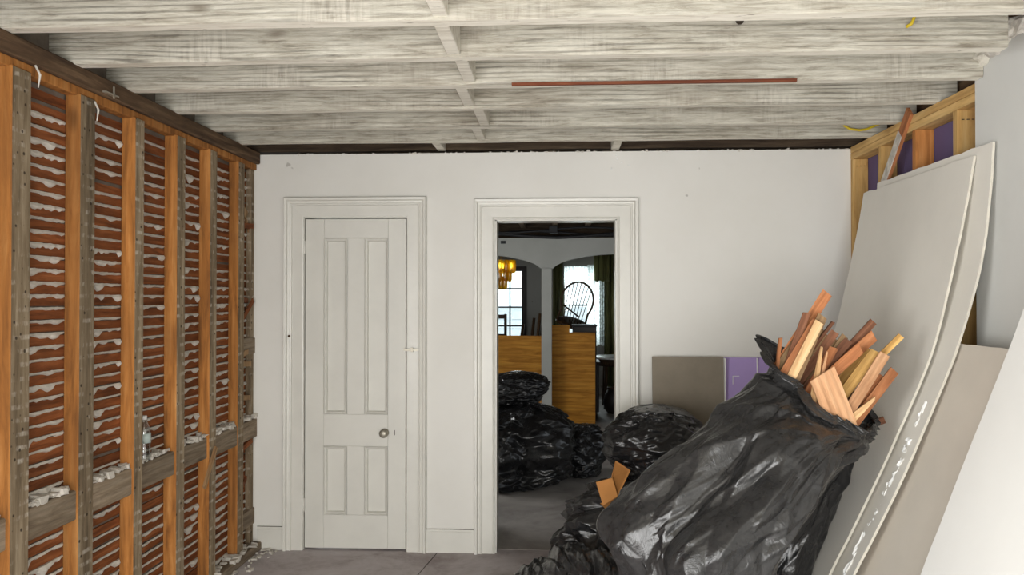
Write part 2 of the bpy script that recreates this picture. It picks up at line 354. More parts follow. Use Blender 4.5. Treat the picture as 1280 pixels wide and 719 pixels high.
lathe('peg', [(.006, 0), (.008, .008), (.005, .014), (.002, .016)], 'oldbeam', tr1, (-1.673, D - .038, 1.33), 8, (math.radians(90), 0, 0))
for i, (a, b) in enumerate(((XL, -1.716), (-.818, -.524), (.484, XR))):
    bb = struct(multi('baseboard_%s' % ('left', 'middle', 'right')[i], [(a, b, D - .018, D, 0, .128), (a, b, D - .012, D, .128, .142)], 'trim'),
                ('short white baseboard between the bare stud wall and the panelled door', 'white baseboard between the panelled door and the open doorway', 'white baseboard from the doorway to the plasterboard stack')[i], 'baseboard')
    multi('joint', [(a, b, D - .013, D - .011, .1415, .1445)], 'gapdark', bb)
# rail strip edge left of door and the little wall board beside it
# ---- four panel door
dr = struct(empty('door_1', (0, 0, 0), None, None), 'closed white four-panel door with a round knob', 'door')
Y0, Y1 = D + .002, D + .038
x0, x1, z0, z1 = -1.585, -.951, .012, 2.060
px = [(-1.467, -1.319), (-1.210, -1.062)]; pz = [(.218, .645), (.842, 1.942)]
for a, b in ((x0, px[0][0]), (px[1][1], x1)): box('stile', a, b, Y0, Y1, z0, z1, 'door', dr, .0015)
for a, b in ((z0, pz[0][0]), (pz[0][1], pz[1][0]), (pz[1][1], z1)): box('rail', px[0][0] + .0005, px[1][1] - .0005, Y0, Y1, a, b, 'door', dr, .0015)
for a, b in pz: box('mullion', px[0][1], px[1][0], Y0, Y1, a + .0005, b - .0005, 'door', dr, .0015)
for a, b in px:
    for c, d in pz:
        p = box('panel', a - .005, b + .005, Y0 + .020, Y1 - .006, c - .005, d + .005, 'door', dr)
        def mould(w0, h, w1, h1, nm='moulding'):
            V = []; F = []
            rings = [(0, Y0 - .005), (.004, Y0 - .009), (.010, Y0 + .0), (.016, Y0 + .003), (.022, Y0 + .021)]
            for (q, y) in rings:
                V += [(a + q, y, c + q), (b - q, y, c + q), (b - q, y, d - q), (a + q, y, d - q)]
            for i in range(len(rings) - 1):
                for k in range(4): F.append((i * 4 + k, i * 4 + (k + 1) % 4, i * 4 + 4 + (k + 1) % 4, i * 4 + 4 + k))
            o = link(nm, mesh(nm, V, F, 'door'), p); o.location = -Vector(p.location)
        mould(0, 0, 0, 0)
kn = lathe('knob', [(.024, 0), (.026, .004), (.020, .008), (.011, .012), (.011, .03), (.022, .036), (.027, .046), (.024, .056), (.014, .061), (.003, .062)], 'metal', dr, (-1.081, Y0, .731), 24, (math.radians(90), 0, 0)); kn['label'] = 'round tarnished metal door knob'
multi('keyhole', [(-1.024, -1.018, Y0 - .0012, Y0 + .003, .715, .747)], 'dark', dr)
for z in (1.885, .28):
    h = tube('hinge', [(-1.589, Y0 - .008, z - .042), (-1.589, Y0 - .008, z + .042)], .007, 'trim', dr, 10)

# ---- ceiling: floor boards above, whitewashed joists, bridging blocks
ce = struct(box('ceiling', -2.1, 2.1, -1.7, 5.3, 2.68, 2.72, 'joist'), 'open ceiling of whitewashed joists under floor boards', 'ceiling')
def joist(x0, x1, y0, y1, z0, z1, mat='joist', name='joist', n=26, wob=.006):
    V, F = [], []; L = x1 - x0; cx = (x0 + x1) / 2; cy = (y0 + y1) / 2; cz = (z0 + z1) / 2; sd = random.random() * 50
    prof = [(-1, -1), (-.9, -1.0), (.9, -1), (1, -1), (1, 1), (-1, 1)]
    hy, hz = (y1 - y0) / 2, (z1 - z0) / 2
    sec = [(-hy, -hz + .008), (-hy + .006, -hz), (hy - .006, -hz), (hy, -hz + .008), (hy, hz), (-hy, hz)]
    for i in range(n + 1):
        x = -L / 2 + L * i / n
        for k, (a, b) in enumerate(sec):
            V.append((x, a + wob * .6 * noise.noise((x * 2 + sd, k * .3, 0)), b + (wob * noise.noise((x * 1.5 + sd, k * .2, 9)) if b < 0 else 0)))
    m = len(sec)
    for i in range(n):
        for k in range(m): F.append((i * m + k, (i + 1) * m + k, (i + 1) * m + (k + 1) % m, i * m + (k + 1) % m))
    F.append(tuple(range(m))); F.append(tuple(n * m + k for k in range(m))[::-1])
    fm = [1 if k in (1, 2) else 0 for i in range(n) for k in range(m)] + [0, 0]
    return link(name, mesh(name, V, F, [mat, 'joistunder' if mat == 'joist' else mat], fm), ce, Vector((cx, cy, cz)) - ce.location)
JY = [(1.84, 1.91), (2.26, 2.33), (2.68, 2.75), (3.10, 3.165), (3.51, 3.575), (3.95, 4.005), (4.39, 4.455), (4.775, 4.83)]
JX = [1.74, 1.74, 1.74, 1.625, 1.74, 1.84, 1.84, 1.84]
for (a, b), xr in zip(JY, JX): joist(-1.97, xr, a, b, ZJ, 2.68)
joist(-1.97, 1.84, 5.15, 5.22, 2.49, 2.68, 'darkbeamx', 'shaded_joist')  # joist in shadow on the wall top, its shade put into dark wood
blk = [(-.385, 2.33, 2.68), (-.395, 2.75, 3.10), (-.378, 3.165, 3.51), (-.428, 3.575, 3.95), (-.393, 4.005, 4.39), (-.45, 4.455, 4.775), (-.73, 4.83, 5.15), (.345, 4.83, 5.15)]
for x, a, b in blk:
    box('bridging_block', x - .026, x + .024, a - .003, b + .003, ZJ + random.uniform(.004, .012), 2.668, 'joistunder', ce, .003, None, None, ce.location)
lathe('bolt_hole', [(.016, 0), (.015, .004), (.002, .005)], 'gapdark', ce, Vector((.665, 3.098, 2.592)) - ce.location, 10, (math.radians(90), 0, 0))

# ---- left wall: studs, lath, plaster keys
wl = struct(multi('wall_left', [(-2.0, -1.952, 1.2, 5.14, 0, 2.478), (-2.0, -1.9, -1.7, -.95, 0, 2.478), (-2.0, -1.9, .95, 1.2, 0, 2.478), (-2.0, -1.9, -.95, .95, 0, .28), (-2.0, -1.9, -.95, .95, 2.02, 2.478), (-2.0, -1.972, -1.7, 5.26, 2.478, 2.69)], 'oldplaster'), 'stripped left wall with bare studs and old lath', 'wall')
wo = wl.location
SY = [1.54, 1.945, 2.35, 2.755, 3.165, 3.587, 3.992, 4.386, 4.789]
SW = [.105, .105, .105, .108, .110, .085, .096, .094, .098]
for i, (y, sw) in enumerate(zip(SY, SW)):
    dx = random.uniform(-.004, .004)
    o = box('stud', -1.944, XL + dx, y, y + sw, .05, 2.375, ['stud', 'studface'], wl, 0, (0, random.uniform(-.001, .001), 0), [0, 0, 0, 1, 0, 0], wo)
    bevelmesh(o.data, .004)
o = box('stud', -1.944, XL - .03, 5.06, 5.118, .05, 2.375, ['studface', 'stud'], wl, .003, None, None, wo)
# top plate and bottom plate
pl = box('top_plate', -1.99, XL + .012, 1.3, 5.11, 2.405, 2.478, 'oldbeam', wl, .006, None, None, wo)
box('upper_plate', -1.945, XL - .012, 1.3, 5.11, 2.368, 2.405, 'stud', wl, .003, None, None, wo)
box('bottom_plate', -1.99, XL + .03, 1.3, 5.11, .0, .05, 'girt', wl, .006, None, None, wo)
# laths
PITCH, LH = .0485, .0375
lat = {}
def lath_mesh(L):
    k = round(L, 2)
    if k not in lat:
        n = 6; V = []; F = []
        for i in range(n + 1):
            y = -L / 2 + L * i / n; j = random.uniform(-.0022, .0022); j2 = random.uniform(-.0022, .0022)
            V += [(-.004, y, -LH / 2 + j), (.004, y, -LH / 2 + j), (.004, y, LH / 2 + j2), (-.004, y, LH / 2 + j2)]
        for i in range(n):
            for q in range(4): F.append((i * 4 + q, i * 4 + (q + 1) % 4, i * 4 + 4 + (q + 1) % 4, i * 4 + 4 + q))
        F += [(0, 3, 2, 1), (n * 4, n * 4 + 1, n * 4 + 2, n * 4 + 3)]
        lat[k] = mesh('lath', V, F, 'lath')
    return lat[k]
ctr = [y + .05 for y in SY] + [5.115]
rows = int(2.36 / PITCH)
for r in range(rows):
    z = .03 + LH / 2 + r * PITCH
    s = [0, 3, 1, 2][(r // 4) % 4]; cuts = [0] + [c for c in range(1, 9) if (c + s) % 3 == 0] + [9]
    for a, b in zip(cuts, cuts[1:]):
        if b <= 2: continue
        L = ctr[b] - ctr[a] - .003
        link('lath', lath_mesh(L), wl, Vector((-1.948, (ctr[a] + ctr[b]) / 2, z + random.uniform(-.003, .003))) - wo, (random.uniform(-.005, .005), 0, 0))
# plaster keys: ooze between the laths, slumped over the lath below
def key_mesh(L, amp, clump):
    n = 18; V = []; F = []; sd = random.random() * 90
    for i in range(n + 1):
        y = -L / 2 + L * i / n
        q = max(0, noise.noise((y * 13 + sd, 0, 0)) * 1.7 + noise.noise((y * 60 + sd, 3, 0)) * .55 + .15)
        if clump: q += 1.5 * math.exp(-((y - clump[0]) / .04) ** 2) * clump[1]
        e = min(1, min(i, n - i) / 1.5 + .35)
        dr_ = (.003 + amp * q) * e; ou = (.006 + .35 * dr_ + .004 * noise.noise((y * 30 + sd, 7, 0))) * e
        V += [(0, y, .0045), (ou * .8, y, .005 + .003 * noise.noise((y * 40 + sd, 5, 0))), (ou + .003, y, -dr_ * .35), (ou * .75, y, -dr_ * .85), (.0, y, -dr_ - .002)]
    for i in range(n):
        for k in range(4): F.append((i * 5 + k, i * 5 + k + 1, i * 5 + 5 + k + 1, i * 5 + 5 + k))
    F += [(0, 4, 3, 2, 1), tuple(n * 5 + k for k in range(5))]
    return mesh('plaster_key', V, F, 'key')
bays = [(SY[i] + SW[i] + .001, SY[i + 1] - .001) for i in range(2, 8)] + [(SY[8] + SW[8], 5.06)]
cnt = 0; farV = []; farF = []
for bi, (a, b) in enumerate(bays):
    L = b - a
    var = [key_mesh(L, random.choice([.003, .006, .010, .016, .022, .026]), random.choice([None, None, (random.uniform(-.1, .1), random.uniform(.2, .6))])) for _ in range(14)]
    for r in range(rows):
        z = .03 + r * PITCH - (PITCH - LH) / 2
        me = random.choice(var)
        if random.random() < .06: continue
        if bi >= 1 and cnt < 298 and bi < 7 and not (bi == 6):
            link('plaster_key', me, wl, Vector((-1.944, (a + b) / 2, z)) - wo); cnt += 1
        else:
            ob = len(farV); farV += [(v.co.x - 1.944, v.co.y + (a + b) / 2, v.co.z + z) for v in me.vertices]
            farF += [tuple(ob + i for i in p.vertices) for p in me.polygons]
o = link('plaster_key_rows', mesh('plaster_key_rows', farV, farF, 'key'), wl, -wo); o['kind'] = 'stuff'
# blocking (girt) between studs
edges = [(1.65, 1.945), (2.05, 2.35), (2.455, 2.755)] + bays[1:6] + [(SY[8] + SW[8], 5.118)]
allb = [(SY[i] + SW[i] - .004, SY[i + 1] + .004) for i in range(1, 8)] + [(SY[8] + SW[8] - .004, 5.118)]
for a, b in allb:
    g = box('blocking', -1.943, XL + random.uniform(-.012, -.004), a, b, .700 + random.uniform(-.004, .004), .815, 'girt', wl, .004, None, None, wo)
    sp = [(random.uniform(-1.942, -1.892), random.uniform(a + .01, b - .01), .815 + random.uniform(0, .016), random.choice([.005, .008, .013, .018])) for _ in range(46)]
    crumbs('plaster_rubble', [(x, y, z + s * .2, s) for x, y, z, s in sp], 'key', g, -(g.location + wo))
for z in (.16, 1.22): box('blocking', -1.943, XL - .02, 4.885, 5.118, z, z + .1, 'girt', wl, .004, None, None, wo)
# nails along the plate and stud faces
# rubble at the foot of the wall
sp = [(XL + .035 + abs(random.gauss(0, .05)), random.uniform(2.6, 5.1), .006, random.choice([.006, .009, .014])) for _ in range(150)]
sp += [(random.uniform(-1.93, XL + .02), random.uniform(2.6, 5.05), .055, random.choice([.008, .013, .02])) for _ in range(150)]
o = crumbs('plaster_rubble', sp, 'key', wl, -wo)
# broken laths in the corner bay
for k in range(13):
    z = random.uniform(.25, 2.1); L = random.uniform(.10, .24)
    box('broken_lath', -1.936 + random.uniform(0, .03), -1.930 + random.uniform(.002, .036), 4.98 - L / 2, 4.98 + L / 2, z, z + .03, 'splinter' if k % 2 else 'lath', wl, 0, (random.uniform(-.7, .7), 0, random.uniform(-.15, .15)), None, wo)
for y, z in ((3.24, 2.36), (2.86, 2.40)):
    tube('plaster_drip', [(XL + .015, y, z), (XL + .02, y + .02, z - .03), (XL + .012, y + .022, z - .075)], [.004, .0045, .002], 'key', wl, 6).location = -wo
multi('bracket', [(XL, XL + .03, 3.30, 3.40, 2.412, 2.418), (XL + .024, XL + .03, 3.36, 3.366, 2.40, 2.45)], 'metal', wl).location = -wo

# ---- right wall: pine studs, double plate, purple board behind, grey plasterboard nearer
wr = struct(box('wall_right', 1.858, 1.9, -1.7, 5.12, 0, 2.47, 'oldplaster'), 'right wall with pine studs and purple board exposed near the corner', 'wall')
ro = wr.location
for i, (a, b) in enumerate(((4.55, 5.118), (3.95, 4.55), (3.3, 3.95))):
    box('purple_board', 1.846, 1.858, a + .002, b - .002, .0, 2.40, 'purple', wr, 0, None, None, ro)
for y, m in ((5.118, 'pine'), (4.689, 'pine'), (4.242, 'pined'), (3.813, 'pine')):
    box('stud', XR, 1.845, y - .04, y, .038, 2.40, m, wr, .002, None, None, ro)
box('stud', XR + .004, 1.845, 3.50, 3.54, .038, 2.40, 'pined', wr, .002, None, None, ro)
for z in (2.401, 2.440): box('top_plate', XR, 1.846, 2.0, 5.12, z, z + .037, 'piney', wr, .002, None, None, ro)
box('bottom_plate', XR, 1.846, 2.0, 5.12, 0, .038, 'piney', wr, .002, None, None, ro)
for y in (5.078, 3.773):
    multi('staple', [(1.775 + k * .022, 1.787 + k * .022, y - .0012, y + .002, 2.355, 2.359) for k in range(3)], 'dark', wr).location = -ro
multi('patch', [(1.842, 1.8455, 3.90, 3.97, 2.13, 2.20)], 'whitepaint', wr).location = -ro
# plasterboard with ragged top
V = []; F = []; n = 90
for i in range(n + 1):
    y = 3.586 - 5.28 * i / n; zt = 2.535 + .055 * min(1, (3.586 - y) / .35) + .012 * noise.noise((y * 9, 0, 0))
    V += [(1.743, y, 0), (1.756, y, 0), (1.756, y, zt), (1.743, y, zt + .004 * noise.noise((y * 30, 3, 0)))]
for i in range(n):
    for k in range(4): F.append((i * 4 + k, i * 4 + 4 + k, i * 4 + 4 + (k + 1) % 4, i * 4 + (k + 1) % 4))
F += [(0, 1, 2, 3), tuple(n * 4 + k for k in (3, 2, 1, 0))]
pb = link('plasterboard', mesh('plasterboard', V, F, 'gypsum'), wr, -ro)
box('rim_board', 1.86, 1.9, -1.7, 5.26, 2.47, 2.69, 'oldbeam', wr, 0, None, None, ro)
box('trimmer_beam', 1.758, 1.84, -1.7, 3.6, 2.48, 2.68, 'oldbeam', wr, .004, None, None, ro)
def lump(name, c, s, mat, parent, off, seed, sub=3, amp=.35):
    bm = bmesh.new(); bmesh.ops.create_icosphere(bm, subdivisions=sub, radius=1)
    for v in bm.verts:
        k = 1 + amp * noise.noise(v.co * 1.7 + Vector((seed, 0, 0))) + amp * .5 * noise.noise(v.co * 4 + Vector((seed, 5, 0)))
        v.co = Vector((v.co.x * s[0] * k, v.co.y * s[1] * k, v.co.z * s[2] * k))
    me = bpy.data.meshes.new(name); bm.to_mesh(me); bm.free(); me.materials.append(M[mat])
    return link(name, me, parent, Vector(c) - Vector(off))
for k, (y, z, s) in enumerate(((3.575, 2.545, .035), (3.50, 2.565, .04), (3.42, 2.58, .045), (3.34, 2.60, .04), (3.25, 2.61, .045))):
    lump('plaster_lump', (1.735, y, z), (s * .8, s * 1.5, s), 'gyp' if k % 2 else 'whitepaint', wr, ro, k * 7.3)
lump('foam_chunk', (1.675, 3.26, 2.60), (.055, .06, .04), 'whitepaint', wr, ro, 3.3)
lump('insulation_tuft', (1.70, 3.24, 2.66), (.07, .16, .05), 'oldbeam', wr, ro, 9.3, 3, .6)
# ---- wall behind the camera with a wide window
wrr = struct(multi('wall_rear', [(-2, -1.6, -1.8, -1.66, 0, 2.7), (1.3, 1.9, -1.8, -1.66, 0, 2.7), (-1.6, 1.3, -1.8, -1.66, 0, .06), (-1.6, 1.3, -1.8, -1.66, 2.1, 2.7)], 'wall'), 'plain plaster wall with a wide window opening facing the closet door', 'wall')

# ================================================================== ROOM BEYOND THE DOORWAY
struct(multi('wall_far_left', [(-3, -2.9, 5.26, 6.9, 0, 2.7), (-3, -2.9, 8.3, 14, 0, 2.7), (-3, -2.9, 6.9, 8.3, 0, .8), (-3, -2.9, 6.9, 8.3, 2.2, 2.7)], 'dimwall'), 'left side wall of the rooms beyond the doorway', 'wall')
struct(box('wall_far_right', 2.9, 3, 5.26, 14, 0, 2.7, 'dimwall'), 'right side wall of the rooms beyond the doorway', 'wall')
ce2 = struct(box('ceiling_far', -3, 3, 5.3, 14, 2.68, 2.72, 'darkbeamx'), 'dark open joist ceiling beyond the doorway', 'ceiling')
for k in range(-5, 6):
    x = -.05 + k * .405
    box('joist', x - .03, x + .03, 5.3, 10.9, ZJ - .02, 2.68, 'girt', ce2, .003, None, None, ce2.location)
box('dark_gap_beam', -2.9, 2.9, 10.62, 10.74, 2.25, 2.68, 'darkbeamx', ce2, .004, None, None, ce2.location)  # dark beam added to stand for the shade in the gap above the header
for k, (z, y) in enumerate(((2.36, 10.25), (2.335, 10.2), (2.395, 10.15))):
    pts = [(-2.8 + i * .28, y + .03 * math.sin(i), z + .03 * math.sin(i * .9 + k * 2)) for i in range(21)]
    tag(tube('ceiling_cable', pts, [.014, .02, .012][k], 'black'), ('thin black pipe sagging just above the arched header', 'thick black pipe lying lowest over the arched header', 'slim black cable highest of those over the arched header')[k], 'cable', 'cables above the arched header')
box('junction_box', -.12, -.02, 10.1, 10.3, 2.36, 2.44, 'black', ce2, .004, None, None, ce2.location)
# arched header and post
def arch_wall():
    V = []; F = []; ya, yb = 10.24, 10.36; zt = 2.305
    def bottom(x):
        c = .76 if x > -.15 else -1.07
        u = (x - c) / .83 ; u = max(-1, min(1, u))
        return 1.93 + .175 * math.sqrt(max(0, 1 - u * u)) ** 1.25
    xs = []
    x = -1.9
    while x < 1.6001: xs.append(x); x += .025
    for x in xs:
        zb = bottom(x)
        if -.218 < x < -.09: zb = 1.93
        V += [(x, ya, zb), (x, yb, zb), (x, yb, zt), (x, ya, zt)]
    for i in range(len(xs) - 1):
        for k in range(4): F.append((i * 4 + k, i * 4 + 4 + k, i * 4 + 4 + (k + 1) % 4, i * 4 + (k + 1) % 4))
    F += [(0, 1, 2, 3), tuple((len(xs) - 1) * 4 + k for k in (3, 2, 1, 0))]
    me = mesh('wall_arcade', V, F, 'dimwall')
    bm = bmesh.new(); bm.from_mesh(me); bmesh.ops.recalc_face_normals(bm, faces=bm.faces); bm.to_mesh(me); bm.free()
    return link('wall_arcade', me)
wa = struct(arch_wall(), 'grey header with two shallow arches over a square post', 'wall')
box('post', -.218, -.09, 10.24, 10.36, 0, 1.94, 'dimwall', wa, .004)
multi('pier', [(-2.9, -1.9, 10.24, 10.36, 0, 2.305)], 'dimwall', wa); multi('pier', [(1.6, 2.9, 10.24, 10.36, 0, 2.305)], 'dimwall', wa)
multi('vent', [(-.72, -.66, 10.232, 10.242, 2.235, 2.27)], 'black', wa)
# far wall with two windows
FY = 13.6
W1 = (-1.02, -.59, .80, 2.02); W2 = (.07, .66, .80, 2.09)
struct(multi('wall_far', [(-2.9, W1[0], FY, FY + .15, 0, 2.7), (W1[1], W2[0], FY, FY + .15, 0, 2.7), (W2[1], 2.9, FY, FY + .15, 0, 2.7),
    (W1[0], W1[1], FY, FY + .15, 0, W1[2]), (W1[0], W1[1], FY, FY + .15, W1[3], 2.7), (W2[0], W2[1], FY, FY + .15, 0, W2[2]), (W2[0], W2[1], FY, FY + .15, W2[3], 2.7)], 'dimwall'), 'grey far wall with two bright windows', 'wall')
def window(i, W, cols, rws, label):
    e = struct(empty('window_%d' % i, (0, 0, 0), None, None), label, 'window')
    a, b, c, d = W
    multi('window_frame', [(a - .06, a + .02, FY - .03, FY + .04, c - .06, d + .06), (b - .02, b + .06, FY - .03, FY + .04, c - .06, d + .06), (a + .02, b - .02, FY - .03, FY + .04, d - .02, d + .06), (a + .02, b - .02, FY - .05, FY + .04, c - .06, c + .02)], 'dark' if i == 1 else 'dimwall', e)
    for k in range(1, cols):
        x = a + (b - a) * k / cols; multi('muntin', [(x - .012, x + .012, FY, FY + .03, c, d)], 'dark' if i == 1 else 'dimwall', e)
    for k in range(1, rws):
        z = c + (d - c) * k / rws; multi('muntin', [(a, b, FY + .001, FY + .029, z - .012, z + .012)], 'dark' if i == 1 else 'dimwall', e)
    for q in range(cols):
        for k in range(rws):
            multi('pane', [(a + (b - a) * q / cols + .005, a + (b - a) * (q + 1) / cols - .005, FY + .012, FY + .016, c + (d - c) * k / rws + .005, c + (d - c) * (k + 1) / rws - .005)], 'glass', e)
window(1, W1, 2, 4, 'bright window with dark muntins behind the amber chandelier')
window(2, W2, 1, 2, 'bright sash window with a lace valance behind the hoop-backed chair')
# neighbour's house and greenery outside
nb = empty('house', (0, 18, 0), 'pale sided house seen through the far windows', 'building')
multi('wall', [(-4, 4, 0, 3, -1, 1.36)], 'siding', nb); multi('siding_board', [(-4, 4, -.02, 0, -.9 + .2 * k, -.72 + .2 * k) for k in range(11)], 'siding', nb)

# ================================================================== THINGS
# ---- leaning plasterboard sheets on the right
def sheet(name, prof, y0, y1, mat, label, th=.010, ragged=.0, skew=0):
    P = []
    # smooth the profile with Catmull-Rom
    for i in range(len(prof) - 1):
        p0 = Vector(prof[max(i - 1, 0)]); p1 = Vector(prof[i]); p2 = Vector(prof[i + 1]); p3 = Vector(prof[min(i + 2, len(prof) - 1)])
        for k in range(5):
            u = k / 5; P.append(.5 * ((2 * p1) + (p2 - p0) * u + (2 * p0 - 5 * p1 + 4 * p2 - p3) * u * u + (3 * p1 - p0 - 3 * p2 + p3) * u ** 3))
    P.append(Vector(prof[-1]))
    V = []; F = []; fm = []; n = len(P); m = 15
    for j in range(m):
        fy = j / (m - 1)
        for i, p in enumerate(P):
            d = (P[min(i + 1, n - 1)] - P[max(i - 1, 0)]).normalized(); nn = Vector((d.y, -d.x)) # normal in xz
            if nn.x < 0: nn = -nn
            yy = y0 + (y1 - y0) * fy + (ragged * noise.noise((i * .9, j * 9, 2)) if j in (0, m - 1) else 0)
            zz = p.y + (skew * (1 - fy) if i == n - 1 else 0) + (ragged * 1.3 * noise.noise((j * .8, 4, 1)) if i == n - 1 else 0)
            V.append((p.x, yy, zz)); V.append((p.x + nn.x * th, yy, zz + nn.y * th))
    idx = lambda j, i, s: (j * n + i) * 2 + s
    for j in range(m - 1):
        for i in range(n - 1):
            F.append((idx(j, i, 0), idx(j, i + 1, 0), idx(j + 1, i + 1, 0), idx(j + 1, i, 0))); fm.append(0)
            F.append((idx(j, i, 1), idx(j + 1, i, 1), idx(j + 1, i + 1, 1), idx(j, i + 1, 1))); fm.append(0)
        for i in (0, n - 1): F.append((idx(j, i, 0), idx(j + 1, i, 0), idx(j + 1, i, 1), idx(j, i, 1))); fm.append(1)
    for j in (0, m - 1):
        for i in range(n - 1): F.append((idx(j, i, 0), idx(j, i, 1), idx(j, i + 1, 1), idx(j, i + 1, 0))); fm.append(1)
    me = mesh(name, V, F, [mat, 'gyp'], fm)
    bm = bmesh.new(); bm.from_mesh(me); bmesh.ops.recalc_face_normals(bm, faces=bm.faces); bm.to_mesh(me); bm.free()
    return tag(link(name, me), label, 'plasterboard', 'leaning plasterboard sheets')
A = sheet('plasterboard_sheet', [(.90, .0), (1.108, .42), (1.288, .785), (1.45, 1.148), (1.542, 1.39), (1.618, 1.708), (1.673, 1.972), (1.704, 2.155)], 3.52, 4.76, 'sheet', 'pale full plasterboard sheet bowed behind the bag of laths', .010, .006)
B = sheet('plasterboard_sheet', [(.945, .0), (1.15, .43), (1.335, .80), (1.495, 1.17), (1.580, 1.39), (1.667, 1.703), (1.705, 1.989), (1.719, 2.189)], 3.40, 4.60, 'sheet', 'second plasterboard sheet, its edge showing behind the foremost bowed sheet', .010, .004)
Cc = sheet('plasterboard_sheet', [(1.03, .0), (1.235, .46), (1.45, .95), (1.607, 1.385)], 2.62, 3.52, 'sheetgrey', 'shorter beige-grey plasterboard offcut between the bowed sheets and the white sheet', .010, .003)
Dd = sheet('plasterboard_sheet', [(.965, .0), (1.218, .63), (1.352, .98), (1.458, 1.25), (1.565, 1.535), (1.66, 1.85), (1.705, 2.1)], 1.70, 2.90, 'sheetwhite', 'smooth white plasterboard sheet leaning in front of the beige-grey offcut', .010, .003)
# torn paper between A and B
def torn(parent, c, s, seed):
    bm = bmesh.new(); bmesh.ops.create_grid(bm, x_segments=7, y_segments=7, size=1)
    for v in bm.verts:
        q = v.co.copy(); k = 1 + .5 * noise.noise(q * 2 + Vector((seed, 0, 0)))
        v.co = Vector((noise.noise(q * 2.2 + Vector((seed, 3, 1))) * .018, q.x * s[0] * k, q.y * s[1] * k))
    me = bpy.data.meshes.new('torn_paper'); bm.to_mesh(me); bm.free(); me.materials.append(M['paper'])
    o = link('torn_paper', me, parent, c, (0, .42, random.uniform(-.25, .25))); return o
for k, (x, z, a, b) in enumerate(((1.455, 1.10, .012, .05), (1.395, .97, .014, .03), (1.35, .86, .016, .06), (1.31, .76, .018, .06), (1.26, .66, .016, .05), (1.20, .55, .014, .07), (1.14, .43, .014, .08))):
    torn(B, (x + .012, 3.47, z), (a, b), k * 3.1)

# ---- boards leaning on the back wall
def lean(name, x0, x1, zt, yb, yt, mat, label, th=.012):
    V = []
    L = math.hypot(zt, yt - yb); ny, nz = -zt / L * th, (yt - yb) / L * th
    for x in (x0, x1): V += [(x, yb, 0), (x, yt, zt), (x, yt + ny, zt + nz), (x, yb + ny, 0 + max(0, nz))]
    F = [(0, 1, 2, 3), (7, 6, 5, 4), (0, 4, 5, 1), (1, 5, 6, 2), (2, 6, 7, 3), (3, 7, 4, 0)]
    return tag(link(name, mesh(name, V, F, mat)), label, 'board', 'boards leaning on the back wall')
lean('board_offcut', .560, .985, 1.212, 4.97, 5.085, 'greyboard', 'grey-brown board standing against the white wall behind the bags')
pb2 = lean('purple_board_offcut', .988, 1.30, 1.207, 4.985, 5.095, 'purple2', 'purple plasterboard piece beside the grey-brown board')
multi('print_mark', [(1.036, 1.039, 5.055, 5.06, 1.05, 1.10), (1.036, 1.075, 5.055, 5.06, 1.098, 1.101)], 'paper', pb2, (0, -.004, 0))
multi('edge_tape', [(.986, .9915, 5.04, 5.094, .9, 1.206)], 'paper', pb2, (0, -.012, 0))
multi('edge_tape', [(1.183, 1.187, 5.074, 5.094, 1.12, 1.206)], 'paper', pb2, (0, -.012, 0))

